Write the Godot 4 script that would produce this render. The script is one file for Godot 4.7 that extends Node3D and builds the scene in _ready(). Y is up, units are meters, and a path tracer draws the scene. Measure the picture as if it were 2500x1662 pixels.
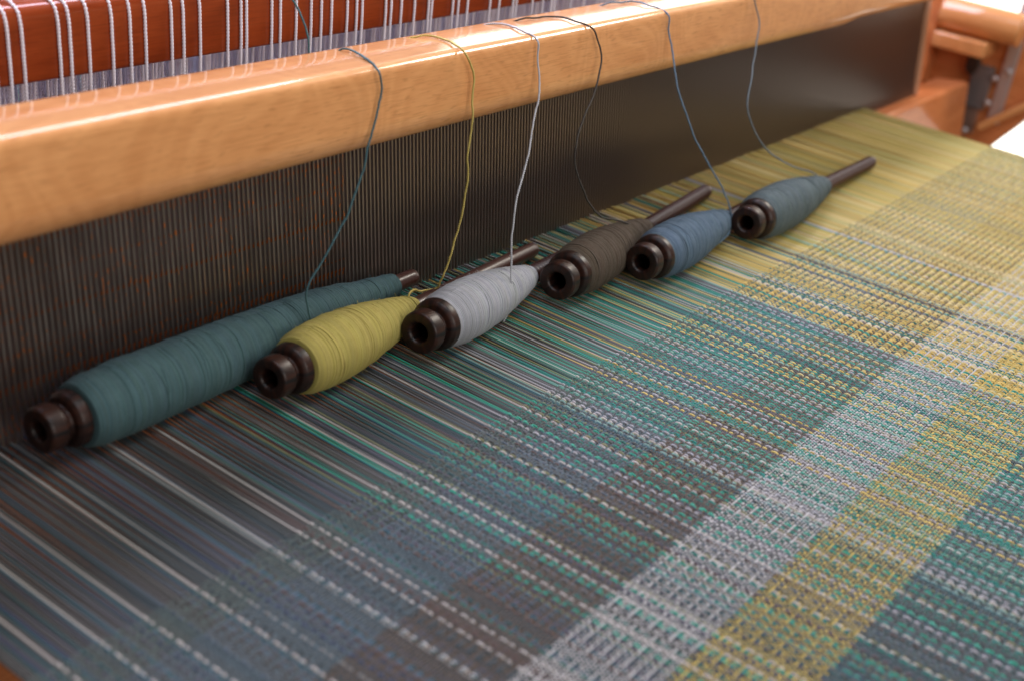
extends Node3D

var rng := RandomNumberGenerator.new()
var taken := {}
const REED_Z := -0.4035
const TILT := 0.1396
const DENT := 0.00287
const FELL := -0.2845
const CLOTH_L := 0.185
const CLOTH_R := 1.150
const END := 0.00287 / 3.0      # three ends to a dent

# ---------------------------------------------------------------- helpers
func numbered(called: String) -> String:
	var k: int = taken.get(called, 0)
	taken[called] = k + 1
	return called if k == 0 else "%s_%03d" % [called, k]

func tag(o: Node, label: String, category: String, group := "") -> Node:
	o.set_meta("label", label)
	o.set_meta("category", category)
	if group != "": o.set_meta("group", group)
	return o

func thing(called: String, label: String, category: String, at := Vector3.ZERO, group := "") -> Node3D:
	var o := Node3D.new()
	o.name = numbered(called)
	add_child(o)
	o.position = at
	tag(o, label, category, group)
	return o

func obj(called: String, m: Mesh, mat: Material, parent: Node = null) -> MeshInstance3D:
	var o := MeshInstance3D.new()
	o.mesh = m
	o.material_override = null
	if mat: o.set_surface_override_material(0, mat)
	if parent == null:
		o.name = numbered(called)
		add_child(o)
	else:
		var k: int = parent.get_meta("n_" + called, 0)
		parent.set_meta("n_" + called, k + 1)
		o.name = called if k == 0 else "%s_%03d" % [called, k]
		parent.add_child(o, true)
	return o

func mat(c: Color, rough := 0.7, metal := 0.0) -> StandardMaterial3D:
	var m := StandardMaterial3D.new()
	m.albedo_color = c.linear_to_srgb()
	m.roughness = rough
	m.metallic = metal
	return m

func lin(r: float, g: float, b: float) -> Color:
	return Color(r, g, b)

class Soup:
	var v := PackedVector3Array()
	var uv := PackedVector2Array()
	var c := PackedColorArray()
	var i := PackedInt32Array()
	func grid(pts: PackedVector3Array, rows: int, cols: int, uvs := PackedVector2Array(), cols_c := PackedColorArray(), flip := false) -> void:
		var b := v.size()
		v.append_array(pts)
		if uvs.size(): uv.append_array(uvs)
		else:
			for k in pts.size(): uv.append(Vector2.ZERO)
		if cols_c.size(): c.append_array(cols_c)
		else:
			for k in pts.size(): c.append(Color.WHITE)
		for r in rows - 1:
			for q in cols - 1:
				var a := b + r * cols + q
				if flip: i.append_array(PackedInt32Array([a, a + cols, a + 1, a + 1, a + cols, a + cols + 1]))
				else: i.append_array(PackedInt32Array([a, a + 1, a + cols, a + 1, a + cols + 1, a + cols]))
	func mesh(smooth := true, colored := false) -> ArrayMesh:
		var arr := []
		arr.resize(Mesh.ARRAY_MAX)
		if not smooth:
			var fv := PackedVector3Array(); var fu := PackedVector2Array(); var fn := PackedVector3Array(); var fi := PackedInt32Array()
			for k in i.size() / 3:
				var a := v[i[3 * k]]; var b := v[i[3 * k + 1]]; var d := v[i[3 * k + 2]]
				var nn := (d - a).cross(b - a).normalized()
				for q in 3:
					fv.append(v[i[3 * k + q]]); fu.append(uv[i[3 * k + q]]); fn.append(nn); fi.append(3 * k + q)
			arr[Mesh.ARRAY_VERTEX] = fv
			arr[Mesh.ARRAY_NORMAL] = fn
			arr[Mesh.ARRAY_TEX_UV] = fu
			arr[Mesh.ARRAY_INDEX] = fi
			var am := ArrayMesh.new()
			am.add_surface_from_arrays(Mesh.PRIMITIVE_TRIANGLES, arr)
			return am
		arr[Mesh.ARRAY_VERTEX] = v
		arr[Mesh.ARRAY_TEX_UV] = uv
		if colored: arr[Mesh.ARRAY_COLOR] = c
		arr[Mesh.ARRAY_INDEX] = i
		var st := SurfaceTool.new()
		st.create_from_arrays(arr)
		st.generate_normals()
		return st.commit()
	func tris() -> int:
		return i.size() / 3

func sweep(s: Soup, path: PackedVector3Array, radius: float, sides: int, color := Color.WHITE, ply_off := 0.0, ply_pitch := 1.0, ply_phase := 0.0, fade := false) -> void:
	var n := path.size()
	var pts := PackedVector3Array()
	var cc := PackedColorArray()
	var up := Vector3(0.13, 0.31, 0.94).normalized()
	var t0 := (path[1] - path[0]).normalized()
	var nx := up.cross(t0).normalized()
	var run := 0.0
	for k in n:
		var t: Vector3 = (path[mini(k + 1, n - 1)] - path[maxi(k - 1, 0)]).normalized()
		nx = (nx - t * nx.dot(t)).normalized()
		var ny := t.cross(nx)
		if k > 0: run += path[k].distance_to(path[k - 1])
		var a0 := TAU * run / ply_pitch + ply_phase
		var ctr := path[k] + (nx * cos(a0) + ny * sin(a0)) * ply_off
		var r := radius
		if fade and (k == 0 or k == n - 1): r *= 0.25
		for q in sides + 1:
			var a := TAU * q / sides
			pts.append(ctr + (nx * cos(a) + ny * sin(a)) * r)
			cc.append(color)
	s.grid(pts, n, sides + 1, PackedVector2Array(), cc, false)

func smooth_path(p: Array, step := 0.0006) -> PackedVector3Array:
	var c := Curve3D.new()
	c.bake_interval = step
	for k in p.size():
		var a: Vector3 = p[maxi(k - 1, 0)]
		var b: Vector3 = p[mini(k + 1, p.size() - 1)]
		var here: Vector3 = p[k]
		var d := (b - a).normalized()
		var l_in: float = here.distance_to(a) / 3.0
		var l_out: float = here.distance_to(b) / 3.0
		c.add_point(here, -d * l_in, d * l_out)
	return c.get_baked_points()

func box_soup(s: Soup, a: Vector3, b: Vector3, bevel := 0.0) -> void:
	# rounded box from corner a to corner b: bevelled by stacking rings
	var ctr := (a + b) / 2.0
	var h := (b - a).abs() / 2.0
	var e: float = minf(bevel, minf(h.x, minf(h.y, h.z)) * 0.9)
	if e <= 0.0:
		var p := [Vector3(-1, -1, -1), Vector3(1, -1, -1), Vector3(1, 1, -1), Vector3(-1, 1, -1), Vector3(-1, -1, 1), Vector3(1, -1, 1), Vector3(1, 1, 1), Vector3(-1, 1, 1)]
		var f := [[0, 1, 2, 3], [5, 4, 7, 6], [4, 0, 3, 7], [1, 5, 6, 2], [3, 2, 6, 7], [4, 5, 1, 0]]
		for q in f:
			var bb := s.v.size()
			for k in q:
				s.v.append(ctr + p[k] * h); s.uv.append(Vector2((ctr + p[k] * h).x, (ctr + p[k] * h).y + (ctr + p[k] * h).z)); s.c.append(Color.WHITE)
			s.i.append_array(PackedInt32Array([bb, bb + 1, bb + 2, bb, bb + 2, bb + 3]))
		return
	var st := BoxMesh.new()
	# superellipsoid style rounding: a subdivided cube whose corners are pulled onto spheres
	var n := 7
	var ts := [-1.0, -1.0, -1.0, 1.0, 1.0, 1.0]
	for face in 6:
		var pts := PackedVector3Array()
		var uvs := PackedVector2Array()
		for r in n + 1:
			for q in n + 1:
				var uu: float = edge_t(q, n)
				var vv: float = edge_t(r, n)
				var d: Vector3
				match face:
					0: d = Vector3(uu, vv, 1)
					1: d = Vector3(-uu, vv, -1)
					2: d = Vector3(1, vv, -uu)
					3: d = Vector3(-1, vv, uu)
					4: d = Vector3(uu, 1, -vv)
					5: d = Vector3(uu, -1, vv)
				var cc := Vector3(h.x - e, h.y - e, h.z - e)
				var full := Vector3(axis_pos(d.x, h.x, e), axis_pos(d.y, h.y, e), axis_pos(d.z, h.z, e))
				var core := full.clamp(-cc, cc)
				var off := full - core
				var p2 := core + (off.normalized() * e if off.length() > 1e-9 else Vector3.ZERO)
				pts.append(ctr + p2)
				var w := ctr + p2
				uvs.append(Vector2(w.x, w.y) if face < 2 else (Vector2(w.z, w.y) if face < 4 else Vector2(w.x, w.z)))
		s.grid(pts, n + 1, n + 1, uvs, PackedColorArray(), true)

func edge_t(q: int, n: int) -> float:
	# three rows inside each rounding, one flat span between
	return [-1.0, -0.8, -0.6, -0.5, 0.5, 0.6, 0.8, 1.0][q]

func axis_pos(d: float, h: float, e: float) -> float:
	var a: float = absf(d)
	var p: float
	if a <= 0.5: p = (h - e) * a / 0.5
	else: p = (h - e) + e * (a - 0.5) / 0.5
	return p * signf(d)

func lathe(s: Soup, prof: Array, segs: int, axis := "x") -> void:
	var pts := PackedVector3Array()
	var uvs := PackedVector2Array()
	for p in prof:
		for q in segs + 1:
			var a := TAU * q / segs
			if axis == "x": pts.append(Vector3(p[0], cos(a) * p[1], sin(a) * p[1]))
			elif axis == "z": pts.append(Vector3(cos(a) * p[1], sin(a) * p[1], p[0]))
			else: pts.append(Vector3(sin(a) * p[1], p[0], cos(a) * p[1]))
			uvs.append(Vector2(p[0], float(q) / segs))
	s.grid(pts, prof.size(), segs + 1, uvs)

# a profile with its corners doubled so that hard edges stay crisp but small radii catch light
func rounded(prof: Array, r: float) -> Array:
	var out := []
	for k in prof.size():
		var p := Vector2(prof[k][0], prof[k][1])
		if k == 0 or k == prof.size() - 1:
			out.append([p.x, p.y]); continue
		var a := Vector2(prof[k - 1][0], prof[k - 1][1])
		var b := Vector2(prof[k + 1][0], prof[k + 1][1])
		var rr: float = minf(r, minf(p.distance_to(a), p.distance_to(b)) * 0.45)
		var pa := p + (a - p).normalized() * rr
		var pb := p + (b - p).normalized() * rr
		for j in 4:
			var t := j / 3.0
			var q: Vector2 = pa.lerp(p, t).lerp(p.lerp(pb, t), t)
			out.append([q.x, q.y])
	return out

# ---------------------------------------------------------------- wood
func wood_texture(seed_n: int, dark: Color, light: Color, w: int, h: int, streak: float, fleck: float, figure: float) -> ImageTexture:
	var n1 := FastNoiseLite.new(); n1.seed = seed_n; n1.noise_type = FastNoiseLite.TYPE_SIMPLEX; n1.frequency = 1.0; n1.fractal_octaves = 3
	var n2 := FastNoiseLite.new(); n2.seed = seed_n + 7; n2.noise_type = FastNoiseLite.TYPE_SIMPLEX; n2.frequency = 1.0; n2.fractal_octaves = 1
	var im := Image.create(w, h, false, Image.FORMAT_RGB8)
	for y in h:
		for x in w:
			var u := float(x) / w
			var v := float(y) / h
			var a := n1.get_noise_2d(u * 5.0, v * 9.0 + 1.1 * n2.get_noise_2d(u * 2.2, v * 2.0)) * 0.5 + 0.5
			var fine := n1.get_noise_2d(u * 26.0, v * 120.0 + 40.0) * 0.5
			var rip := n2.get_noise_2d(u * 90.0 + 2.0 * n2.get_noise_2d(u * 9.0, v * 3.0), v * 3.0 + 11.0)
			var t := clampf(0.15 + streak * a + 0.60 * streak * fine + figure * rip, 0.0, 1.0)
			var c := light.lerp(dark, t)
			var f := n2.get_noise_2d(u * 55.0 + 300.0, v * 70.0)
			var pore := n2.get_noise_2d(u * 22.0 + 70.0, v * 300.0 + 9.0)
			if pore > 0.62: c = c.lerp(dark * 0.75, clampf((pore - 0.62) * 1.3, 0.0, 0.30))
			if f > 0.74: c = c.lerp(dark * 0.6, (f - 0.74) * fleck)
			im.set_pixel(x, y, c.linear_to_srgb())
	return ImageTexture.create_from_image(im)

func wood(seed_n: int, dark: Color, light: Color, rough: float, coat: float, scale: Vector3, streak := 0.6, fleck := 1.2, figure := 0.08, w := 1024, h := 256) -> StandardMaterial3D:
	var m := StandardMaterial3D.new()
	m.albedo_texture = wood_texture(seed_n, dark, light, w, h, streak, fleck, figure)
	m.uv1_scale = scale
	m.roughness = rough
	if coat > 0.0:
		m.metallic_specular = 0.32
		m.clearcoat_enabled = true
		m.clearcoat = coat
		m.clearcoat_roughness = 0.06
	return m

# point in the beater's own tilted frame: w up along the reed, u towards the weaver
func bt(x: float, w: float, u: float) -> Vector3:
	return Vector3(x, w * cos(TILT) + u * sin(TILT), REED_Z - w * sin(TILT) + u * cos(TILT))

# ---------------------------------------------------------------- the scene
func _ready() -> void:
	rng.seed = 4711
	camera_and_light()
	var honey := wood(11, lin(0.52, 0.185, 0.050), lin(0.80, 0.375, 0.145), 0.45, 0.8, Vector3(1.1, 5.0, 1), 0.42, 1.4, 0.11, 2048, 512)
	var cherry := wood(23, lin(0.20, 0.028, 0.006), lin(0.36, 0.062, 0.014), 0.33, 0.5, Vector3(1.0, 6.0, 1), 0.7, 1.0, 0.03)
	var rust_wood := wood(37, lin(0.50, 0.140, 0.040), lin(0.72, 0.275, 0.105), 0.45, 0.2, Vector3(1.2, 4.0, 1), 0.6, 0.8, 0.03)
	background()
	loom_frame(rust_wood, honey)
	shafts(cherry)
	beater(honey, rust_wood)
	reed()
	warp()
	cloth()
	heddles()
	bobbins()

func camera_and_light() -> void:
	var cam := Camera3D.new()
	cam.name = "camera"
	add_child(cam)
	cam.transform = Transform3D(Basis(Vector3(0.595395, 0.132647, 0.792407), Vector3(0.288102, 0.885436, -0.364693), Vector3(-0.75, 0.44543, 0.488968)).orthonormalized(), Vector3(0, 0.30, 0))
	cam.keep_aspect = Camera3D.KEEP_HEIGHT
	cam.fov = 29.418
	cam.near = 0.02
	cam.far = 60.0
	var at := CameraAttributesPhysical.new()
	at.frustum_focal_length = 45.71
	at.frustum_focus_distance = 0.675
	at.frustum_near = 0.02
	at.frustum_far = 60.0
	at.exposure_aperture = 7.2
	cam.attributes = at
	cam.current = true
	var we := WorldEnvironment.new()
	we.name = "surroundings"
	var e := Environment.new()
	e.background_mode = Environment.BG_COLOR
	e.background_color = Color(0.50, 0.50, 0.53)
	e.background_energy_multiplier = 0.20
	e.tonemap_mode = Environment.TONE_MAPPER_LINEAR
	e.tonemap_exposure = 1.08
	e.sdfgi_enabled = true
	e.ssao_enabled = true
	e.ssil_enabled = true
	we.environment = e
	add_child(we)
	area("overhead_daylight", Vector3(0.35, 1.55, -0.05), Vector3(0.62, 0.0, -0.36), Vector2(1.3, 1.0), 1.35, Color(0.95, 0.97, 1.0))
	area("upper_window_daylight", Vector3(2.30, 1.45, -0.05), Vector3(0.53, 0.14, -0.38), Vector2(0.6, 0.55), 2.6, Color(1.0, 0.97, 0.92))
	area("front_daylight", Vector3(0.1, 0.95, 1.7), Vector3(0.6, 0.05, -0.38), Vector2(1.8, 1.1), 2.2, Color(1.0, 0.98, 0.95))
	area("heddle_daylight", Vector3(0.8, 1.1, -0.95), Vector3(0.7, 0.1, -0.5), Vector2(1.2, 0.4), 2.3, Color(0.90, 0.90, 1.0))

func area(called: String, at: Vector3, to: Vector3, size: Vector2, energy: float, c: Color) -> void:
	var l := AreaLight3D.new()
	l.name = called
	l.area_size = size
	l.light_energy = energy
	l.light_color = c
	l.shadow_enabled = true
	l.set("area_range", 8.0)
	add_child(l)
	l.look_at_from_position(at, to, Vector3(0.02, 1, 0.03).normalized())

func background() -> void:
	var s := Soup.new()
	box_soup(s, Vector3(-2, -0.82, -4), Vector3(6, -0.78, 2))
	var floor_o := obj("floor", s.mesh(false), mat(lin(0.30, 0.21, 0.13), 0.6))
	floor_o.set_meta("kind", "structure")
	floor_o.set_meta("label", "pale floor of the room far below the loom")
	# the sunlit window behind the right end of the loom
	var win := thing("window", "blown-out bright window behind the right end of the loom", "window", Vector3(3.2, -0.6, -1.1))
	var g := Soup.new()
	box_soup(g, Vector3(0.0, 0.05, -1.5), Vector3(0.02, 1.7, 1.5))
	var gm := mat(lin(1, 1, 1), 0.5)
	gm.emission_enabled = true
	gm.emission = Color(1.0, 0.985, 0.94)
	gm.emission_energy_multiplier = 2.2
	obj("window_pane", g.mesh(false), gm, win)
	for z in [-1.53, 1.53]:
		var f := Soup.new()
		box_soup(f, Vector3(-0.03, 0.0, z - 0.03), Vector3(0.03, 1.75, z + 0.03), 0.004)
		obj("window_frame", f.mesh(), mat(lin(0.6, 0.58, 0.54), 0.5), win)
	area("window_daylight", Vector3(3.15, 0.3, -1.1), Vector3(1.0, 0.1, -0.6), Vector2(2.6, 1.4), 1.4, Color(1.0, 0.97, 0.92))

func prism(s: Soup, poly: Array, x0: float, x1: float) -> void:
	# a polygon in (z, y) extruded along x
	var pp := PackedVector2Array()
	for p in poly: pp.append(Vector2(p[0], p[1]))
	var tri := Geometry2D.triangulate_polygon(pp)
	for x in [x0, x1]:
		var b := s.v.size()
		for p in pp:
			s.v.append(Vector3(x, p.y, p.x)); s.uv.append(Vector2(p.x, p.y)); s.c.append(Color.WHITE)
		for k in tri.size() / 3:
			var a := b + tri[3 * k]; var c2 := b + tri[3 * k + 1]; var d := b + tri[3 * k + 2]
			s.i.append_array(PackedInt32Array([a, c2, d]) if x == x0 else PackedInt32Array([a, d, c2]))
	for k in pp.size():
		var p := pp[k]; var q := pp[(k + 1) % pp.size()]
		var b := s.v.size()
		for t in [Vector3(x0, p.y, p.x), Vector3(x1, p.y, p.x), Vector3(x1, q.y, q.x), Vector3(x0, q.y, q.x)]:
			s.v.append(t); s.uv.append(Vector2(t.z + t.x, t.y)); s.c.append(Color.WHITE)
		s.i.append_array(PackedInt32Array([b, b + 1, b + 2, b, b + 2, b + 3]))

func loom_frame(rw: Material, honey: Material) -> void:
	var lf := thing("loom_frame", "orange wooden side frame of the loom with metal strips and bolts, at the right edge", "loom frame", Vector3(1.42, 0, -0.4))
	var o := Vector3(1.42, 0, -0.4)
	var s := Soup.new()
	prism(s, [[-0.12, -0.16], [0.005, -0.13], [0.045, -0.072], [0.090, -0.012], [0.17, 0.02], [0.17, 0.062], [0.015, 0.060], [-0.03, 0.060], [-0.12, 0.060]], 0.0, 0.045)
	obj("side_panel", s.mesh(false), rw, lf)
	s = Soup.new()
	# pale moulding along the sloping lower edge
	var a := Vector3(-0.006, -0.052, 0.032); var b := Vector3(-0.006, 0.005, 0.098)
	sweep(s, PackedVector3Array([a, a.lerp(b, 0.5), b]), 0.0045, 8)
	obj("edge_moulding", s.mesh(), honey, lf)
	s = Soup.new()
	lathe(s, rounded([[-0.035, 0.0], [-0.035, 0.017], [0.05, 0.017], [0.05, 0.0]], 0.002), 28, "z")
	var d := obj("cross_rail", s.mesh(), honey, lf)
	d.position = Vector3(-0.019, 0.058, 0)
	s = Soup.new()
	box_soup(s, Vector3(-0.04, 0.024, -0.034), Vector3(-0.002, 0.0405, 0.024), 0.003)
	obj("rail_block", s.mesh(), honey, lf)
	s = Soup.new()
	box_soup(s, Vector3(-0.028, -0.10, -0.058), Vector3(-0.001, 0.074, -0.036), 0.003)
	obj("upright_post", s.mesh(), rw, lf)
	s = Soup.new()
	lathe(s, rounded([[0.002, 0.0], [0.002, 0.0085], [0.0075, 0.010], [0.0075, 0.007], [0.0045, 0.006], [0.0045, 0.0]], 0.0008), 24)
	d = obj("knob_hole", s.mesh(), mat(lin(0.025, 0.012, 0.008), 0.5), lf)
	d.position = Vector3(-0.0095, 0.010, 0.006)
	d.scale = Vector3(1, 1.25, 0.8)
	var steel := mat(lin(0.55, 0.50, 0.50), 0.40, 0.7)
	var dark := mat(lin(0.17, 0.14, 0.135), 0.5, 0.2)
	s = Soup.new()
	box_soup(s, Vector3(-0.006, -0.034, 0.008), Vector3(-0.001, 0.012, 0.030), 0.001)
	obj("dark_plate", s.mesh(), dark, lf)
	s = Soup.new()
	box_soup(s, Vector3(-0.004, -0.062, 0.012), Vector3(-0.001, -0.0345, 0.026), 0.001)
	obj("metal_tongue", s.mesh(), mat(lin(0.33, 0.2, 0.15), 0.4, 0.5), lf)
	s = Soup.new()
	box_soup(s, Vector3(-0.005, -0.045, 0.037), Vector3(-0.001, 0.085, 0.050), 0.001)
	obj("metal_strip", s.mesh(), steel, lf)
	var bolt := Soup.new()
	lathe(bolt, rounded([[0.0, 0.0035], [-0.0025, 0.0035], [-0.004, 0.0022], [-0.0042, 0.0]], 0.0006), 16)
	var bm := bolt.mesh()
	for p in [Vector3(-0.005, 0.012, 0.045), Vector3(-0.005, 0.002, 0.033), Vector3(-0.005, -0.025, 0.033), Vector3(-0.004, -0.060, 0.018), Vector3(-0.004, 0.074, 0.044)]:
		var k := obj("bolt", bm, steel, lf)
		k.position = p

func bar_along_x(s: Soup, x0: float, x1: float, prof: Array, n: int) -> void:
	# prof: [y, z] loop
	var pts := PackedVector3Array()
	var uvs := PackedVector2Array()
	for k in n + 1:
		var x: float = lerpf(x0, x1, float(k) / n)
		var run := 0.0
		for q in prof.size() + 1:
			var p = prof[q % prof.size()]
			if q > 0:
				var pr = prof[q - 1]
				run += Vector2(p[0] - pr[0], p[1] - pr[1]).length()
			pts.append(Vector3(x, p[0], p[1]))
			uvs.append(Vector2(x, run))
	s.grid(pts, n + 1, prof.size() + 1, uvs, PackedColorArray(), true)

func loop_round(c: Array, r: Array) -> Array:
	# closed polygon with each corner rounded by its own radius
	var out := []
	for k in c.size():
		var p := Vector2(c[k][0], c[k][1])
		var a := Vector2(c[(k - 1 + c.size()) % c.size()][0], c[(k - 1 + c.size()) % c.size()][1])
		var b := Vector2(c[(k + 1) % c.size()][0], c[(k + 1) % c.size()][1])
		var pa: Vector2 = p + (a - p).normalized() * r[k]
		var pb: Vector2 = p + (b - p).normalized() * r[k]
		for j in 7:
			var t := j / 6.0
			var q: Vector2 = pa.lerp(p, t).lerp(p.lerp(pb, t), t)
			out.append([q.x, q.y])
	return out

func shafts(cherry: Material) -> void:
	var labels := ["red-brown varnished wooden shaft bar nearest the beater, front heddles looped over it", "red-brown shaft bar just behind the front bar, mostly hidden by heddles", "red-brown shaft bar third back, behind two rows of heddles", "red-brown shaft bar farthest back of the four upper bars"]
	var lows := ["lower red-brown shaft bar under the warp, nearest the reed", "lower red-brown shaft bar under the warp, second behind the reed", "lower red-brown shaft bar under the warp, third behind the reed", "lower red-brown shaft bar under the warp, farthest behind the reed"]
	for k in 4:
		var z: float = -0.4965 - 0.042 * k
		var s := Soup.new()
		bar_along_x(s, -0.15, 1.36, loop_round([[0.1145, z], [0.1495, z], [0.1495, z - 0.017], [0.1145, z - 0.017]], [0.002, 0.0055, 0.0055, 0.002]), 24)
		var o := obj("heddle_shaft", s.mesh(), cherry)
		tag(o, labels[k], "heddle shaft")
		s = Soup.new()
		bar_along_x(s, -0.15, 1.36, loop_round([[-0.105, z], [-0.070, z], [-0.070, z - 0.017], [-0.105, z - 0.017]], [0.002, 0.004, 0.004, 0.002]), 24)
		o = obj("heddle_shaft", s.mesh(), cherry)
		tag(o, lows[k], "heddle shaft")

func beater(honey: Material, rw: Material) -> void:
	var b := thing("beater", "pale honey-coloured wooden beater bar with glossy rounded edge above the steel reed", "loom beater", bt(0.6, -0.1, 0.0))
	var org := b.position
	var s := Soup.new()
	var n := 60
	var pts := PackedVector3Array()
	var uvs := PackedVector2Array()
	for k in n + 1:
		var x: float = lerpf(-0.2, 1.33, float(k) / n)
		var bow: float = -0.0022 * pow((x - 0.56) / 0.34, 2.0) if x < 0.56 else -0.0022 * pow((x - 0.56) / 0.5, 2.0)
		bow = maxf(bow, -0.006)
		var lip: float = 0.0 if x < 0.98 else minf((x - 0.98) / 0.02, 1.0) * 0.004
		var ww := 0.099 + bow + lip
		var prof := loop_round([[ww, 0.0472], [0.1374, 0.0472], [0.1374, -0.0075], [ww, -0.0075]], [0.012 - lip, 0.0058, 0.0120, 0.003])
		var run := 0.0
		for q in prof.size() + 1:
			var p = prof[q % prof.size()]
			if q > 0:
				var pr = prof[q - 1]
				run += Vector2(p[0] - pr[0], p[1] - pr[1]).length()
			pts.append(bt(x, p[0], p[1]) - org)
			uvs.append(Vector2(x, run))
	s.grid(pts, n + 1, prof_size(pts, n), uvs, PackedColorArray(), true)
	obj("beater_cap", s.mesh(), honey, b)
	s = Soup.new()
	pts = PackedVector3Array(); uvs = PackedVector2Array()
	for k in 25:
		var x: float = lerpf(-0.2, 1.395, k / 24.0)
		var prof := loop_round([[-0.13, 0.016], [-0.0065, 0.016], [-0.0065, -0.02], [-0.13, -0.02]], [0.004, 0.004, 0.003, 0.003])
		var run := 0.0
		for q in prof.size() + 1:
			var p = prof[q % prof.size()]
			if q > 0:
				var pr = prof[q - 1]
				run += Vector2(p[0] - pr[0], p[1] - pr[1]).length()
			pts.append(bt(x, p[0], p[1]) - org)
			uvs.append(Vector2(x, run))
	s.grid(pts, 25, prof_size(pts, 24), uvs, PackedColorArray(), true)
	obj("race_bar", s.mesh(), rw, b)
	# upright sword that joins cap and race bar at the right
	s = Soup.new()
	var base := Soup.new()
	box_soup(base, Vector3(1.292, -0.0064, -0.034), Vector3(1.330, 0.13, -0.012), 0.003)
	for k in base.v.size(): base.v[k] = bt(base.v[k].x, base.v[k].y, base.v[k].z) - org
	obj("sword", base.mesh(), rw, b)

func prof_size(pts: PackedVector3Array, n: int) -> int:
	return pts.size() / (n + 1)

func reed() -> void:
	var r := thing("reed", "steel reed of fine upright wires under the beater bar, orange glints painted into the steel at the left", "reed", bt(0.75, -0.006, 0.0))
	var org := r.position
	var m := StandardMaterial3D.new()
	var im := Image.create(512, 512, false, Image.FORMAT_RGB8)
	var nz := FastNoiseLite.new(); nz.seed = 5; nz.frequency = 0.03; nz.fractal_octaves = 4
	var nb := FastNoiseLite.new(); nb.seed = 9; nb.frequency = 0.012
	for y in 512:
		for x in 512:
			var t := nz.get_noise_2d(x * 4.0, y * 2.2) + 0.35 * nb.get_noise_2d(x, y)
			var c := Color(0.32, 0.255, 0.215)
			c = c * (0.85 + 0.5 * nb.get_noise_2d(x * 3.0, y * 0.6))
			if t > 0.37: c = c.lerp(Color(0.80, 0.20, 0.03), clampf((t - 0.37) * 8.0, 0.0, 0.95))  # glints of lit orange wood behind the dents, painted into the steel colour
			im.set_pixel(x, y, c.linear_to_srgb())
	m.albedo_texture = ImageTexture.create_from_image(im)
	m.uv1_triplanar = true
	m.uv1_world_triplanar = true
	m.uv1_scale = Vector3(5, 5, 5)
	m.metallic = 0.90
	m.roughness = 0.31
	var plain_steel := m.duplicate()
	plain_steel.albedo_texture = null
	plain_steel.albedo_color = lin(0.32, 0.255, 0.215).linear_to_srgb()
	var s := Soup.new()
	box_soup(s, Vector3(-0.00055, 0.0, -0.0034), Vector3(0.00055, 0.108, 0.0))
	for k in s.v.size():
		var p := s.v[k]
		s.v[k] = bt(p.x, p.y - 0.006, p.z) - bt(0, -0.006, 0)
	var dm := s.mesh(false)
	var rest := Soup.new()
	var k0 := int(floor(0.0 / DENT))
	var count := 0
	for k in range(k0, 444):
		var x := k * DENT
		if x > 0.225 and count < 300:
			var o := obj("dent", dm, m if x < 0.46 else plain_steel, r)
			o.position = Vector3(x - org.x + rng.randf_range(-0.00006, 0.00006), 0, 0)
			count += 1
		else:
			var b := rest.v.size()
			for q in s.v.size():
				rest.v.append(s.v[q] + Vector3(x - org.x, 0, 0)); rest.uv.append(Vector2.ZERO); rest.c.append(Color.WHITE)
			for q in s.i: rest.i.append(q + b)
	var ro := obj("far_dents", rest.mesh(false), plain_steel, r)
	ro.set_meta("kind", "stuff")
	var post := Soup.new()
	box_soup(post, Vector3(1.2735, 0.0, -0.006), Vector3(1.2835, 0.108, 0.002), 0.001)
	for k in post.v.size(): post.v[k] = bt(post.v[k].x, post.v[k].y - 0.006, post.v[k].z) - org
	obj("end_post", post.mesh(), mat(lin(0.42, 0.22, 0.13), 0.5), r)

# ---------------------------------------------------------------- colours of the warp
const WHITES := [0.1967, 0.2133, 0.2316, 0.2546, 0.2907, 0.3046, 0.313, 0.3504, 0.3658, 0.3739, 0.4127, 0.4267, 0.452, 0.474, 0.499, 0.527]
const GREENS := [0.3617, 0.3720, 0.4325, 0.345, 0.402, 0.443, 0.461]
const YELLOWS := [0.543, 0.6040, 0.6060, 0.6285, 0.6305, 0.588, 0.512]
var warp_cols: Array = []
var warp_kind: Array = []
var warp_phase: Array = []

func pick(list: Array) -> Color:
	return list[rng.randi() % list.size()]

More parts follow.
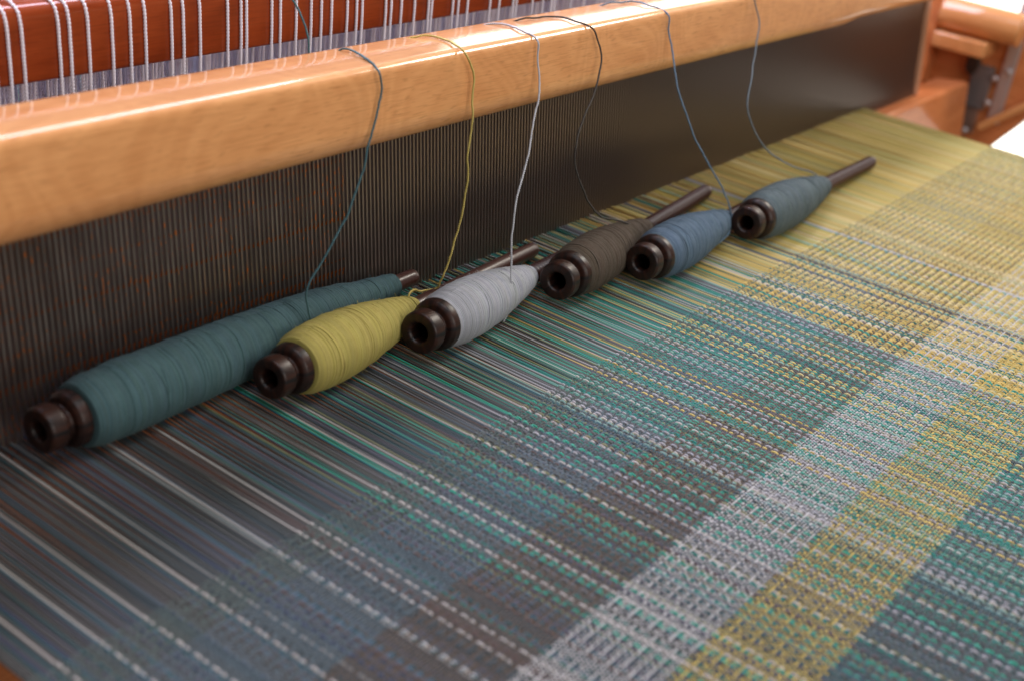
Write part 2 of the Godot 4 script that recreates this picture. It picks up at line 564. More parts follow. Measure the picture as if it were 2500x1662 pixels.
func make_warp_colors() -> void:
	var n := int((CLOTH_R - CLOTH_L) / END)
	var dark := [lin(0.034, 0.040, 0.043), lin(0.048, 0.047, 0.042), lin(0.028, 0.042, 0.050), lin(0.054, 0.049, 0.048), lin(0.034, 0.037, 0.038), lin(0.066, 0.064, 0.060)]
	var cool := [lin(0.034, 0.044, 0.078), lin(0.062, 0.060, 0.082), lin(0.022, 0.078, 0.110), lin(0.060, 0.082, 0.110), lin(0.020, 0.070, 0.080), lin(0.080, 0.046, 0.040)]
	var green := [lin(0.012, 0.205, 0.150), lin(0.018, 0.150, 0.130), lin(0.045, 0.230, 0.165), lin(0.020, 0.110, 0.090), lin(0.014, 0.180, 0.145)]
	var mid := [lin(0.098, 0.084, 0.078), lin(0.110, 0.108, 0.118), lin(0.16, 0.155, 0.070), lin(0.080, 0.072, 0.066), lin(0.066, 0.066, 0.066)]
	var pale := [lin(0.324, 0.306, 0.324), lin(0.270, 0.270, 0.297), lin(0.198, 0.324, 0.270), lin(0.360, 0.324, 0.297), lin(0.162, 0.270, 0.243)]
	var gold := [lin(0.456, 0.310, 0.075), lin(0.400, 0.283, 0.075), lin(0.437, 0.333, 0.132), lin(0.495, 0.395, 0.176), lin(0.361, 0.247, 0.062)]
	var khaki := [lin(0.388, 0.298, 0.085), lin(0.438, 0.330, 0.106), lin(0.329, 0.261, 0.093), lin(0.467, 0.376, 0.145), lin(0.407, 0.308, 0.068), lin(0.298, 0.303, 0.111)]
	var dim := [lin(0.20, 0.19, 0.18), lin(0.15, 0.155, 0.16), lin(0.25, 0.23, 0.215)]
	var last := Color.BLACK
	var last_kind := 0
	var since := 9
	for k in n:
		var x := CLOTH_L + (k + 0.5) * END
		var a: Array
		var kind := 0   # 0 ground thread in plain weave, 1 accent thread that floats
		var r := rng.randf()
		if x < 0.34:
			a = dark if r < 0.68 else cool
			kind = 1 if rng.randf() < (0.8 if a == cool else 0.22) else 0
			if x > 0.30 and r > 0.985: a = green
			if since >= 5 and rng.randf() < 0.10: a = dim; kind = 1
		elif x < 0.47:
			var t := (x - 0.34) / 0.13
			a = dark if r < 0.58 - 0.20 * t else (cool if r < 0.80 - 0.20 * t else mid)
			kind = 1 if rng.randf() < (0.7 if a == cool else 0.25) else 0
			if since >= 2 and rng.randf() < 0.10 + 0.26 * t: a = green; kind = 1
			elif since >= 2 and rng.randf() < 0.05 + 0.12 * t: a = pale; kind = 1
		elif x < 0.66:
			var t := (x - 0.47) / 0.19
			a = mid if r < 0.42 else (dark if r < 0.56 else (cool if r < 0.62 else green))
			if since >= 2:
				var q := rng.randf()
				if q < 0.36: a = green; kind = 1
				elif q < 0.66: a = pale; kind = 1
				elif q < 0.70 + 0.22 * t: a = gold; kind = 1
		elif x < 0.90:
			var t := (x - 0.66) / 0.24
			a = gold if r < 0.34 + 0.26 * t else (khaki if r < 0.56 + 0.36 * t else (green if r < 0.84 + 0.1 * t else (mid if r < 0.93 else pale)))
			kind = 1 if rng.randf() < (0.80 if a == gold or a == pale else 0.50) else 0
		else:
			a = khaki if r < 0.74 else gold
			kind = 1 if rng.randf() < 0.65 else 0
		var c := pick(a)
		if k > 0 and ((x < 0.47 and last_kind == 0 and kind == 0 and rng.randf() < 0.3) or (x > 0.66 and last_kind >= 0 and rng.randf() < 0.33)):
			c = last
		last = c; last_kind = kind if a != green else -1
		since = 0 if kind == 1 else since + 1
		warp_cols.append(c); warp_kind.append(kind)
	for x in WHITES:
		warp_cols[int((x - CLOTH_L) / END)] = lin(0.38, 0.345, 0.32)
		warp_kind[int((x - CLOTH_L) / END)] = 1
	for x in GREENS:
		warp_cols[int((x - CLOTH_L) / END)] = lin(0.010, 0.26, 0.17)
		warp_kind[int((x - CLOTH_L) / END)] = 1
	for x in YELLOWS:
		warp_cols[int((x - CLOTH_L) / END)] = lin(0.50, 0.365, 0.11)
		warp_kind[int((x - CLOTH_L) / END)] = 1

var shades := {}
func yarn_mat(c: Color) -> StandardMaterial3D:
	var key := "%d_%d_%d" % [int(c.r * 500), int(c.g * 500), int(c.b * 500)]
	if not shades.has(key):
		var m := mat(c, 0.75)
		m.rim_enabled = true
		m.rim = 0.1
		m.rim_tint = 0.6
		shades[key] = m
	return shades[key]

func warp() -> void:
	make_warp_colors()
	make_phases()
	var w := thing("warp", "unwoven warp threads between reed and cloth, slate at left, golden at right", "warp threads", Vector3(0.66, 0, FELL))
	# two shapes, the left and the right thread of one dent, each at a few heights
	var shapes := []
	for kind in 2:
		for side in [-1, 0, 1]:
			for v in 4:
				var dy: float = [0.0, 0.0007, -0.0006, 0.0011][v]
				var s := Soup.new()
				var zr := REED_Z - FELL
				var xr: float = side * -0.00024
				var path := PackedVector3Array([Vector3(0, 0.0002, 0.004), Vector3(0, 0.0003, 0.0), Vector3(xr * 0.3, dy * 0.35, zr * 0.3), Vector3(xr * 0.7, dy * 0.8, zr * 0.75), Vector3(xr, dy, zr), Vector3(xr, dy, zr - 0.01), Vector3(xr * 0.4, dy, zr - 0.12), Vector3(0, dy, zr - 0.5)])
				sweep(s, path, 0.00046 if kind == 0 else 0.00047, 6)
				shapes.append(s)
	var meshes := []
	for s in shapes: meshes.append(s.mesh())
	var rest := Soup.new()
	var first := 0
	for k in warp_cols.size():
		var id: int = int(warp_kind[k]) * 12 + (k % 3) * 4 + rng.randi() % 4
		var at := Vector3(CLOTH_L + (k + 0.5) * END - 0.66 + rng.randf_range(-0.00012, 0.00012), 0, 0)
		if k < 300:
			var o := obj("warp_thread", meshes[id], yarn_mat(warp_cols[k]), w)
			o.position = at
		else:
			var src: Soup = shapes[id]
			var b := rest.v.size()
			for p in src.v:
				rest.v.append(p + at); rest.uv.append(Vector2.ZERO); rest.c.append(warp_cols[k])
			for q in src.i: rest.i.append(q + b)
	var m := mat(Color.WHITE, 0.75)
	m.vertex_color_use_as_albedo = true
	m.rim_enabled = true; m.rim = 0.1; m.rim_tint = 0.6
	var o := obj("far_warp_threads", rest.mesh(true, true), m, w)
	o.set_meta("kind", "stuff")

func make_phases() -> void:
	var count := 0
	for k in warp_kind.size():
		var x := CLOTH_L + (k + 0.5) * END
		if warp_kind[k] == 1: count += 1
		warp_phase.append(3 * ((k / 2) % 2) if x > 0.66 else 3 * (count % 2))

func weft_color(z: float) -> Color:
	if z < -0.264: return lin(0.058, 0.082, 0.074)
	if z < -0.222: return lin(0.060, 0.087, 0.104)
	if z < -0.175: return lin(0.070, 0.043, 0.028)
	if z < -0.1365: return lin(0.335, 0.315, 0.305)
	if z < -0.0945: return lin(0.36, 0.255, 0.052)
	if z < -0.030: return lin(0.036, 0.068, 0.072)
	return lin(0.09, 0.06, 0.04)

const RUN := [1, 1, 0, 1, 0, 0]

# whether warp thread i lies over pick j: ground threads in plain weave, accent threads float over two picks and then one
func lies_over(i: int, j: int) -> bool:
	if warp_kind[i] == 1: return RUN[(j + int(warp_phase[i])) % 6] == 1
	return (i + j) % 2 == 0

func cloth() -> void:
	var c := thing("woven_cloth", "handwoven cloth striped slate, brown, grey and mustard in front of the bobbins", "woven cloth", Vector3(0.66, 0, -0.14))
	var pitch := END
	var pz := 0.0015
	var picks := int((0.0 - FELL) / pz)
	var n := warp_cols.size()
	# the body of the cloth under its floats
	var s := Soup.new()
	var pts := PackedVector3Array()
	var cols := PackedColorArray()
	for j in picks + 1:
		var z := FELL + j * pz
		var wc := weft_color(z)
		for i in n + 1:
			var x := CLOTH_L + i * pitch
			pts.append(Vector3(x - 0.66, -0.00035, z + 0.14))
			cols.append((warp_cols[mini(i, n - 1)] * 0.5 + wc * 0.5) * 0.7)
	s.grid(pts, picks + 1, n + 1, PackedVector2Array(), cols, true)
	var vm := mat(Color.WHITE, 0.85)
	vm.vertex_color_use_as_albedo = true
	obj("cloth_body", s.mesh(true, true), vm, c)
	# one float of yarn: an arch that dives into the cloth at both ends (length 1 along z)
	var arch := func(along_x: bool, half: float, rad: float, high: float) -> ArrayMesh:
		var q := Soup.new()
		var path := PackedVector3Array()
		for k in 8:
			var t: float = lerpf(-1, 1, k / 7.0)
			var y: float = high * (1.0 - pow(absf(t), 2.6)) - 0.00052 * pow(absf(t), 4.0)
			path.append(Vector3(t * half, y, 0) if along_x else Vector3(0, y, t * half))
		sweep(q, path, rad, 6)
		return q.mesh()
	var fm := mat(Color.WHITE, 0.78)
	fm.vertex_color_use_as_albedo = true
	fm.rim_enabled = true; fm.rim = 0.1; fm.rim_tint = 0.6
	var jobs := {"w1": [], "w2": [], "a1": [], "a2": [], "f1": [], "f2": [], "f3": []}
	for i in n:
		var x := CLOTH_L + (i + 0.5) * pitch
		var base: Color = warp_cols[i]
		var j := 0
		while j < picks:
			if lies_over(i, j):
				var len := 1
				while j + len < picks and len < 2 and lies_over(i, j + len): len += 1
				jobs[("a%d" if warp_kind[i] == 1 else "w%d") % len].append([Vector3(x - 0.66, 0.00010 * warp_kind[i] * len, FELL + (j + len * 0.5) * pz + 0.14), base])
				j += len
			else: j += 1
	for j in picks:
		var z := FELL + (j + 0.5) * pz
		var wc := weft_color(z) * rng.randf_range(0.88, 1.12)
		var i := 0
		while i < n:
			if not lies_over(i, j):
				var len := 1
				while i + len < n and len < 3 and not lies_over(i + len, j): len += 1
				jobs["f%d" % len].append([Vector3(CLOTH_L + (i + len * 0.5) * pitch - 0.66, 0, z + 0.14), wc])
				i += len
			else: i += 1
	for key in ["w1", "w2", "a1", "a2", "f1", "f2", "f3"]:
		var list: Array = jobs[key]
		if list.is_empty(): continue
		var num := int(key.substr(1))
		var mm := MultiMesh.new()
		mm.transform_format = MultiMesh.TRANSFORM_3D
		mm.use_colors = true
		mm.mesh = arch.call(key[0] == "f", (num * (pitch if key[0] == "f" else pz)) * 0.5 + 0.00035, {"w": 0.00044, "a": 0.00058, "f": 0.00056}[key[0]], 0.00030 if key[0] == "f" else 0.00045)
		mm.instance_count = list.size()
		for k in list.size():
			var p: Vector3 = list[k][0]
			p.y += rng.randf_range(-0.0001, 0.0001)
			var yaw := rng.randf_range(-0.07, 0.07)
			mm.set_instance_transform(k, Transform3D(Basis(Vector3.UP, yaw), p))
			var col: Color = list[k][1]
			mm.set_instance_color(k, col * rng.randf_range(0.85, 1.15))
		var mi := MultiMeshInstance3D.new()
		mi.name = ("weft_float" if key[0] == "f" else "warp_float")
		mi.multimesh = mm
		mi.material_override = fm
		mi.set_meta("kind", "stuff")
		c.add_child(mi, true)

# ---------------------------------------------------------------- heddles
const HED := [0.328, 0.335, 0.3537, 0.3595, 0.3694, 0.3825, 0.3929, 0.4017, 0.4174, 0.4248, 0.4353, 0.4534, 0.4624, 0.4662, 0.4839, 0.4901, 0.5018, 0.513, 0.5209, 0.5289, 0.5415, 0.5492, 0.5538, 0.5738, 0.5786, 0.5876, 0.5996, 0.6127, 0.6157, 0.6361, 0.6415, 0.6508, 0.6743, 0.6842, 0.6996, 0.7031, 0.7216, 0.7337, 0.7439, 0.7478, 0.7682, 0.7843, 0.802]

func heddle_soup(z0: float, over_bar: bool, lean: float, s: Soup) -> void:
	var p := []
	if over_bar:
		p = [Vector3(-0.004, 0.1535, z0 - 0.026), Vector3(-0.003, 0.1522, z0 - 0.014), Vector3(-0.001, 0.1512, z0 - 0.006), Vector3(0, 0.1465, z0 - 0.0003), Vector3(0.0008, 0.13, z0 + 0.0012), Vector3(0.0015, 0.112, z0 + 0.0013), Vector3(0.003 + lean, 0.06, z0 + 0.001), Vector3(0.004 + lean, 0.0, z0)]
	else:
		p = [Vector3(0, 0.150, z0), Vector3(0.001, 0.11, z0), Vector3(0.002 + lean, 0.05, z0 + 0.001), Vector3(0.002 + lean, 0.0, z0)]
	var path := smooth_path(p, 0.0008)
	for k in 2: sweep(s, path, 0.00057, 5, Color.WHITE, 0.00036, 0.0036, PI * k)

# where a heddle hangs, told by the loose yarns that cross the beater
func place_of(x: float) -> String:
	if x < 0.36: return "at the far left end"
	if x < 0.455: return "left of the teal yarn"
	if x < 0.512: return "between teal and yellow yarn"
	if x < 0.568: return "between yellow and grey yarn"
	if x < 0.612: return "between grey and brown yarn"
	if x < 0.70: return "between brown and blue yarn"
	if x < 0.82: return "between blue and slate yarn"
	return "right of the slate yarn"

func heddles() -> void:
	var hm := mat(lin(0.84, 0.80, 0.90), 0.8)
	hm.rim_enabled = true; hm.rim = 0.3
	var front := []
	for k in 3:
		var s := Soup.new()
		heddle_soup(-0.4965, true, [0.0, 0.0015, -0.001][k], s)
		front.append(s.mesh())
	var xs := HED.duplicate()
	var x := 0.252
	while x < 0.322:
		xs.append(x); x += rng.randf_range(0.004, 0.012)
	x = 0.808
	while x < 1.27:
		xs.append(x); x += rng.randf_range(0.004, 0.015)
	for q in xs:
		var o := obj("heddle", front[rng.randi() % 3], hm)
		o.position.x = q
		tag(o, "white twisted cord heddle over the red-brown shaft bar, " + place_of(q), "heddle", "heddles over the front shaft bar")
	# heddles of the shaft behind, seen under the front bar
	var back := []
	for k in 3:
		var s := Soup.new()
		heddle_soup(-0.536, true, [0.0, 0.002, -0.002][k], s)
		back.append(s.mesh())
	x = 0.27
	while x < 1.30:
		var o := obj("heddle", back[rng.randi() % 3], hm)
		o.position.x = x
		o.rotation.y = rng.randf_range(-0.01, 0.01)
		tag(o, "white cord heddle under the shaft bar, behind the front ones, " + place_of(x), "heddle", "heddles behind the front shaft bar")
		x += rng.randf_range(0.0025, 0.0095)
	# deeper rows read as one mass
	var one := Soup.new()
	heddle_soup(0.0, false, 0.0, one)
	var mm := MultiMesh.new()
	mm.transform_format = MultiMesh.TRANSFORM_3D
	mm.mesh = one.mesh()
	var spots := []
	for row in 9:
		x = 0.25
		while x < 1.45:
			spots.append(Vector3(x, 0, -0.550 - 0.014 * row + rng.randf_range(-0.003, 0.003)))
			x += rng.randf_range(0.0018, 0.0065)
	mm.instance_count = spots.size()
	for k in spots.size(): mm.set_instance_transform(k, Transform3D(Basis(Vector3(0, 0, 1), rng.randf_range(-0.03, 0.03)), spots[k]))
	var mi := MultiMeshInstance3D.new()
	mi.name = "distant_heddles"
	mi.multimesh = mm
	mi.material_override = hm
	mi.set_meta("kind", "stuff")
	tag(mi, "dense mass of white cord heddles deep behind the shaft bars", "heddles")
	add_child(mi)

# ---------------------------------------------------------------- bobbins
func winding(env: Array, pitch: float, base: Color, seed_n: int) -> ArrayMesh:
	var g := RandomNumberGenerator.new(); g.seed = seed_n
	var nz := FastNoiseLite.new(); nz.seed = seed_n; nz.frequency = 1.0; nz.fractal_octaves = 2
	var s0: float = env[0][0]; var s1: float = env[env.size() - 1][0]
	var turns := int((s1 - s0) / pitch) + 2
	var dr := []; var tone := []; var shift := []
	for k in turns + 2:
		dr.append(g.randf_range(-0.00010, 0.00010) - (0.00030 if g.randf() < 0.12 else 0.0))
		var hue := g.randf_range(0.87, 1.10)
		tone.append(Color(base.r * hue, base.g * hue * g.randf_range(0.97, 1.03), base.b * hue * g.randf_range(0.94, 1.06)))
	var segs := 44
	var sub := 5
	var rows := int((s1 - s0) / pitch * sub)
	var pts := PackedVector3Array()
	var cc := PackedColorArray()
	for r in rows + 1:
		var s: float = lerpf(s0, s1, float(r) / rows)
		var k := 0
		while k < env.size() - 2 and s > env[k + 1][0]: k += 1
		var e0: Array = env[k]; var e1: Array = env[k + 1]
		var t: float = clampf((s - e0[0]) / (e1[0] - e0[0]), 0, 1)
		var R: float = lerpf(e0[1], e1[1], t * t * (3 - 2 * t) * 0.5 + t * 0.5)
		for q in segs + 1:
			var a := TAU * (q % segs) / segs
			var wob := 0.35 * nz.get_noise_3d(s * 160.0, cos(a) * 1.2, sin(a) * 1.2)
			var ph: float = (s - s0) / pitch - float(q) / segs + 1.0 + wob
			var id := clampi(int(floor(ph)), 0, turns + 1)
			var fr: float = ph - floorf(ph)
			var rr: float = R + dr[id] + 0.00040 * (sqrt(maxf(0.0, 1.0 - pow(2.0 * fr - 1.0, 2.0))) - 0.6)
			rr += 0.00035 * nz.get_noise_3d(s * 90.0, cos(a) * 0.8 + 5.0, sin(a) * 0.8)
			pts.append(Vector3(s, cos(a) * rr, sin(a) * rr))
			cc.append(tone[id])
	var out := Soup.new()
	out.grid(pts, rows + 1, segs + 1, PackedVector2Array(), cc)
	# a few turns that cross the others, and the fuzz of the yarn
	var env_r := func(s: float) -> float:
		var k := 0
		while k < env.size() - 2 and s > env[k + 1][0]: k += 1
		return lerpf(env[k][1], env[k + 1][1], clampf((s - env[k][0]) / (env[k + 1][0] - env[k][0]), 0, 1))
	var sa := s0 + 0.004
	var sb := s1 - 0.006
	for t in int((sb - sa) / 0.0065):
		var s: float = g.randf_range(sa, sb)
		var a0 := g.randf_range(0, TAU)
		var dir := -1.0 if g.randf() < 0.5 else 1.0
		var adv := g.randf_range(0.0015, 0.006)
		var path := PackedVector3Array()
		var arc := g.randf_range(1.5, 4.0)
		for k in 22:
			var u := k / 21.0
			var ss: float = clampf(s + dir * adv * u, sa, sb)
			var rr: float = env_r.call(ss) + 0.00018 - 0.0006 * pow(absf(2.0 * u - 1.0), 6.0)
			path.append(Vector3(ss, cos(a0 + arc * u) * rr, sin(a0 + arc * u) * rr))
		sweep(out, path, 0.00027, 5, base * g.randf_range(0.95, 1.2))
	for t in int((sb - sa) * 2600.0):
		var s: float = g.randf_range(sa, sb)
		var a0 := g.randf_range(0, TAU)
		var rr: float = env_r.call(s)
		var rad := Vector3(0, cos(a0), sin(a0))
		var side := Vector3(g.randf_range(-1, 1), -sin(a0) * g.randf_range(-1, 1), cos(a0) * g.randf_range(-1, 1))
		var p0 := Vector3(s, 0, 0) + rad * rr
		var h := g.randf_range(0.0005, 0.0013)
		sweep(out, PackedVector3Array([p0, p0 + rad * h * 0.7 + side * h * 0.6, p0 + rad * h + side * h * 1.8]), 0.00005, 3, base * 1.2)
	return out.mesh(true, true)

func bobbin(label: String, H: Vector3, T: Vector3, env: Array, base: Color, ribbed: bool, seed_n: int, yarns: Array, yarn_col: Color) -> void:
	var o := thing("bobbin", label, "bobbin", H)
	var dx := (T - H).normalized()
	var dz := dx.cross(Vector3.UP).normalized()
	o.basis = Basis(dx, dz.cross(dx), dz)
	var len := H.distance_to(T)
	var woodm: StandardMaterial3D = dark_wood
	var s := Soup.new()
	lathe(s, rounded([[0.030, 0.0], [0.030, 0.0047], [0.0014, 0.0047], [0.0, 0.0058], [0.0, 0.0098], [0.0010, 0.0107], [0.0076, 0.0109], [0.0092, 0.0098], [0.0094, 0.0082], [0.0122, 0.0082], [0.0124, 0.0112], [0.0140, 0.0130], [0.0180, 0.0134], [0.0192, 0.0126], [0.0194, 0.005]], 0.0007), 48)
	var hd := obj("bobbin_head", s.mesh(), woodm, o)
	if label.contains("teal"): hd.scale = Vector3(0.95, 0.91, 0.91)
	s = Soup.new()
	var r0 := 0.0052
	var prof := [[0.018, r0]]
	var send: float = env[env.size() - 1][0]
	if ribbed:
		var x: float = send - 0.006
		while x < len - 0.004:
			var rr: float = lerpf(r0, 0.0044, x / len)
			for q in 6:
				prof.append([x + 0.0033 * q / 6.0, rr + 0.00065 * sin(TAU * q / 6.0)])
			x += 0.0033
	else:
		prof.append([send, r0])
		for q in 30:
			var x: float = lerpf(send, len - 0.004, (q + 1) / 30.0)
			prof.append([x, lerpf(r0, 0.0045, x / len) + rng.randf_range(-0.00003, 0.00003)])
	prof.append([len - 0.002, 0.0043]); prof.append([len - 0.0006, 0.0036]); prof.append([len, 0.0024]); prof.append([len, 0.0])
	lathe(s, prof, 24)
	obj("bobbin_shaft", s.mesh(), shaft_wood, o)
	var full := [[0.0185, 0.0060]]
	full.append_array(env)
	full.append([send + 0.0006, env[env.size() - 1][1] * 0.9])
	full.append([send + 0.0010, r0 - 0.0004])
	var wm := mat(Color.WHITE, 0.85)
	wm.vertex_color_use_as_albedo = true
	wm.rim_enabled = true; wm.rim = 0.1; wm.rim_tint = 0.7
	obj("wound_yarn", winding(full, 0.00076, base, seed_n), wm, o)
	for y in yarns:
		var q := Soup.new()
		var path := smooth_path(y, 0.0006)
		var inv := o.transform.affine_inverse()
		var nz := FastNoiseLite.new(); nz.seed = seed_n; nz.frequency = 1.0
		for k in path.size():
			var w := smoothstep(0.0, 30.0, float(mini(k, path.size() - 1 - k)))
			path[k] = inv * path[k] + w * 0.0006 * Vector3(nz.get_noise_2d(k * 0.022, 3.0), 0.3 * nz.get_noise_2d(k * 0.03, 9.0), nz.get_noise_2d(k * 0.022, 21.0))
		for k in range(4, path.size() - 4, 2):
			var p0 := path[k]
			var d0 := Vector3(rng.randf_range(-1, 1), rng.randf_range(-1, 1), rng.randf_range(-1, 1)).normalized()
			var along := (path[k + 2] - path[k]).normalized()
			var hl := rng.randf_range(0.0006, 0.0015)
			sweep(q, PackedVector3Array([p0, p0 + d0 * hl * 0.7 + along * hl * 0.5, p0 + d0 * hl + along * hl * 1.4]), 0.00004, 3)
		for k in 2: sweep(q, path, 0.00036, 5, Color.WHITE, 0.00027, 0.0024, PI * k)
		obj("loose_yarn", q.mesh(), yarn_mat(yarn_col), o)

var dark_wood: StandardMaterial3D
var shaft_wood: StandardMaterial3D

func bobbins() -> void:
	dark_wood = StandardMaterial3D.new()
	var im := Image.create(512, 256, false, Image.FORMAT_RGB8)
	var nz := FastNoiseLite.new(); nz.seed = 77; nz.frequency = 0.02; nz.fractal_octaves = 4
	for y in 256:
		for x in 512:
			var t := nz.get_noise_2d(x * 0.5, y * 3.0) * 0.5 + 0.5
			im.set_pixel(x, y, lin(0.006, 0.004, 0.004).lerp(lin(0.042, 0.013, 0.007), clampf(t * 1.9 - 0.55, 0, 1)).linear_to_srgb())
	dark_wood.albedo_texture = ImageTexture.create_from_image(im)
	dark_wood.uv1_scale = Vector3(6, 1, 1)
	dark_wood.roughness = 0.44
	dark_wood.metallic_specular = 0.38
	dark_wood.clearcoat_enabled = true
	dark_wood.clearcoat = 0.12
	dark_wood.clearcoat_roughness = 0.25
	shaft_wood = mat(lin(0.050, 0.015, 0.010), 0.42)
	shaft_wood.clearcoat_enabled = true
	shaft_wood.clearcoat = 0.25
	shaft_wood.clearcoat_roughness = 0.2
	var short := [[0.0190, 0.0132], [0.024, 0.0149], [0.034, 0.0158], [0.050, 0.0160], [0.064, 0.0150], [0.080, 0.0128], [0.096, 0.0102], [0.108, 0.0078], [0.113, 0.0064]]
	bobbin("bobbin wound along its whole length with dark teal yarn, leftmost against the reed", Vector3(0.2608, 0.0165, -0.3842), Vector3(0.5020, 0.0130, -0.3950),
		[[0.0190, 0.0138], [0.026, 0.0153], [0.045, 0.0160], [0.075, 0.0156], [0.10, 0.0152], [0.13, 0.0145], [0.16, 0.0135], [0.18, 0.0115], [0.20, 0.0085], [0.215, 0.0070], [0.222, 0.0062]], lin(0.047, 0.096, 0.102), false, 101, [
		[Vector3(0.4050, 0.0100, -0.3775), Vector3(0.4035, 0.0170, -0.3765), Vector3(0.4022, 0.0254, -0.3760), Vector3(0.3989, 0.0334, -0.3749), Vector3(0.3959, 0.0419, -0.3737), Vector3(0.3976, 0.0491, -0.3725), Vector3(0.4022, 0.0562, -0.3712), Vector3(0.4069, 0.0656, -0.3698), Vector3(0.4130, 0.0759, -0.3687), Vector3(0.4159, 0.0830, -0.3683), Vector3(0.4211, 0.0948, -0.3682), Vector3(0.4249, 0.1081, -0.3688), Vector3(0.4288, 0.1182, -0.3697), Vector3(0.4325, 0.1282, -0.3709), Vector3(0.4337, 0.1337, -0.3717), Vector3(0.4325, 0.1410, -0.3730), Vector3(0.4408, 0.1418, -0.3901), Vector3(0.4497, 0.1398, -0.4051), Vector3(0.4515, 0.1382, -0.4137), Vector3(0.4536, 0.1300, -0.4240), Vector3(0.4540, 0.1240, -0.4320), Vector3(0.4541, 0.1290, -0.4370), Vector3(0.4553, 0.1376, -0.4400), Vector3(0.4549, 0.1475, -0.4460), Vector3(0.4541, 0.1526, -0.4500), Vector3(0.4534, 0.1620, -0.4560)]], lin(0.060, 0.135, 0.155))
	bobbin("bobbin wound with mustard yellow yarn, between the long teal bobbin and the pale grey one", Vector3(0.3591, 0.0165, -0.3578), Vector3(0.6000, 0.0074, -0.3852), short, lin(0.37, 0.300, 0.075), false, 102, [
		[Vector3(0.4650, 0.0150, -0.3712), Vector3(0.4690, 0.0189, -0.3720), Vector3(0.4705, 0.0207, -0.3722), Vector3(0.4761, 0.0204, -0.3735), Vector3(0.4828, 0.0165, -0.3760), Vector3(0.4900, 0.0150, -0.3765), Vector3(0.4941, 0.0165, -0.3730), Vector3(0.4942, 0.0195, -0.3722), Vector3(0.4948, 0.0237, -0.3709), Vector3(0.4971, 0.0372, -0.3691), Vector3(0.4992, 0.0605, -0.3669), Vector3(0.4989, 0.0820, -0.3663), Vector3(0.4969, 0.0906, -0.3665), Vector3(0.4979, 0.0984, -0.3669), Vector3(0.4990, 0.1077, -0.3677), Vector3(0.4992, 0.1200, -0.3693), Vector3(0.5005, 0.1289, -0.3707), Vector3(0.4981, 0.1352, -0.3717), Vector3(0.4945, 0.1404, -0.3725), Vector3(0.4950, 0.1433, -0.3782), Vector3(0.5079, 0.1405, -0.3979), Vector3(0.5112, 0.1390, -0.4087), Vector3(0.5073, 0.1384, -0.4126), Vector3(0.4980, 0.1330, -0.4200), Vector3(0.4950, 0.1200, -0.4240)]], lin(0.52, 0.40, 0.11))
	var grey_env := []
	for p in short: grey_env.append([p[0] * 0.985 + 0.0003, p[1] * 0.955])
	bobbin("bobbin wound with pale silver grey yarn, in the middle of the row", Vector3(0.4458, 0.0165, -0.3451), Vector3(0.6819, 0.0060, -0.3731), grey_env, lin(0.325, 0.325, 0.345), true, 103, [
		[Vector3(0.5175, 0.0010, -0.3445), Vector3(0.5190, 0.0052, -0.3437), Vector3(0.5205, 0.0085, -0.3434), Vector3(0.5205, 0.0175, -0.3440), Vector3(0.5196, 0.0295, -0.3458), Vector3(0.5189, 0.0427, -0.3470), Vector3(0.5203, 0.0591, -0.3492), Vector3(0.5233, 0.0691, -0.3511), Vector3(0.5307, 0.0803, -0.3539), Vector3(0.5375, 0.0916, -0.3573), Vector3(0.5445, 0.1036, -0.3615), Vector3(0.5508, 0.1133, -0.3652), Vector3(0.5544, 0.1235, -0.3691), Vector3(0.5550, 0.1324, -0.3722), Vector3(0.5553, 0.1405, -0.3735), Vector3(0.5569, 0.1424, -0.3844), Vector3(0.5676, 0.1401, -0.4003), Vector3(0.5696, 0.1388, -0.4102), Vector3(0.5660, 0.1350, -0.4190), Vector3(0.5630, 0.1220, -0.4240)]], lin(0.50, 0.49, 0.52))
	var brown_env := []
	for p in short: brown_env.append([0.019 + (p[0] - 0.019) * 1.15, p[1] * 0.97])
	bobbin("bobbin wound with dark brown yarn, touching the blue bobbin", Vector3(0.5539, 0.0165, -0.3381), Vector3(0.7947, 0.0060, -0.3747), brown_env, lin(0.066, 0.044, 0.028), true, 104, [
		[Vector3(0.6500, 0.0225, -0.3490), Vector3(0.6360, 0.0282, -0.3522), Vector3(0.6182, 0.0340, -0.3524), Vector3(0.6078, 0.0399, -0.3523), Vector3(0.6032, 0.0435, -0.3523), Vector3(0.5947, 0.0520, -0.3526), Vector3(0.5841, 0.0661, -0.3535), Vector3(0.5795, 0.0784, -0.3548), Vector3(0.5824, 0.0898, -0.3568), Vector3(0.5897, 0.0985, -0.3592), Vector3(0.6016, 0.1080, -0.3628), Vector3(0.6113, 0.1196, -0.3673), Vector3(0.6141, 0.1266, -0.3700), Vector3(0.6119, 0.1340, -0.3722), Vector3(0.6075, 0.1410, -0.3745), Vector3(0.6049, 0.1427, -0.3832), Vector3(0.6143, 0.1404, -0.3988), Vector3(0.6105, 0.1392, -0.4068), Vector3(0.6010, 0.1391, -0.4077), Vector3(0.5906, 0.1390, -0.4105), Vector3(0.5850, 0.1300, -0.4230)]], lin(0.055, 0.045, 0.038))
	var blue_env := []
	for p in short: blue_env.append([0.019 + (p[0] - 0.019) * 1.12, p[1] * 0.985])
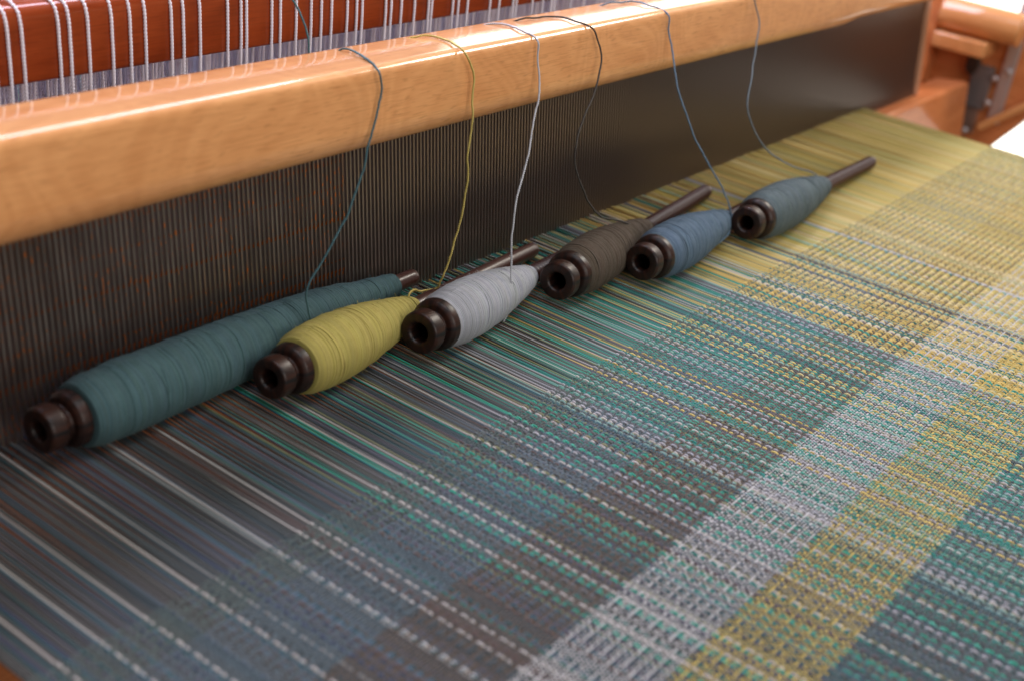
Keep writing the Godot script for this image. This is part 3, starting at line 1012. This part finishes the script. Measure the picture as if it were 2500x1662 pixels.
	bobbin("bobbin wound with denim blue yarn, between the brown bobbin and the slate one", Vector3(0.6173, 0.0165, -0.3225), Vector3(0.8543, 0.0060, -0.3418), blue_env, lin(0.076, 0.116, 0.162), true, 105, [
		[Vector3(0.7020, 0.0020, -0.3230), Vector3(0.7119, 0.0060, -0.3205), Vector3(0.7308, 0.0074, -0.3230), Vector3(0.7358, 0.0126, -0.3256), Vector3(0.7331, 0.0228, -0.3278), Vector3(0.7217, 0.0387, -0.3314), Vector3(0.7078, 0.0534, -0.3355), Vector3(0.6940, 0.0706, -0.3414), Vector3(0.6883, 0.0839, -0.3469), Vector3(0.6844, 0.0964, -0.3529), Vector3(0.6856, 0.1105, -0.3606), Vector3(0.6892, 0.1209, -0.3667), Vector3(0.6905, 0.1307, -0.3722), Vector3(0.6908, 0.1400, -0.3745), Vector3(0.6934, 0.1418, -0.3912), Vector3(0.7013, 0.1396, -0.4060), Vector3(0.6932, 0.1391, -0.4088), Vector3(0.6800, 0.1390, -0.4115), Vector3(0.6720, 0.1300, -0.4230)]], lin(0.130, 0.205, 0.290))
	var slate_env := []
	for p in short: slate_env.append([0.019 + (p[0] - 0.019) * 1.28, p[1] * 1.03])
	bobbin("bobbin wound with slate grey yarn, farthest right with its long shaft bare", Vector3(0.7324, 0.0165, -0.3141), Vector3(0.9806, 0.0060, -0.3275), slate_env, lin(0.074, 0.098, 0.104), true, 106, [
		[Vector3(0.8800, 0.0080, -0.3180), Vector3(0.8707, 0.0155, -0.3245), Vector3(0.8527, 0.0236, -0.3267), Vector3(0.8349, 0.0288, -0.3283), Vector3(0.8088, 0.0386, -0.3310), Vector3(0.7861, 0.0499, -0.3341), Vector3(0.7725, 0.0611, -0.3372), Vector3(0.7640, 0.0720, -0.3406), Vector3(0.7623, 0.0815, -0.3441), Vector3(0.7688, 0.0896, -0.3479), Vector3(0.7804, 0.1020, -0.3544), Vector3(0.7957, 0.1165, -0.3627), Vector3(0.8053, 0.1261, -0.3684), Vector3(0.8047, 0.1338, -0.3720), Vector3(0.7990, 0.1415, -0.3745), Vector3(0.8010, 0.1428, -0.3850), Vector3(0.8198, 0.1400, -0.4021), Vector3(0.8250, 0.1385, -0.4132), Vector3(0.8200, 0.1300, -0.4230)]], lin(0.150, 0.180, 0.205))
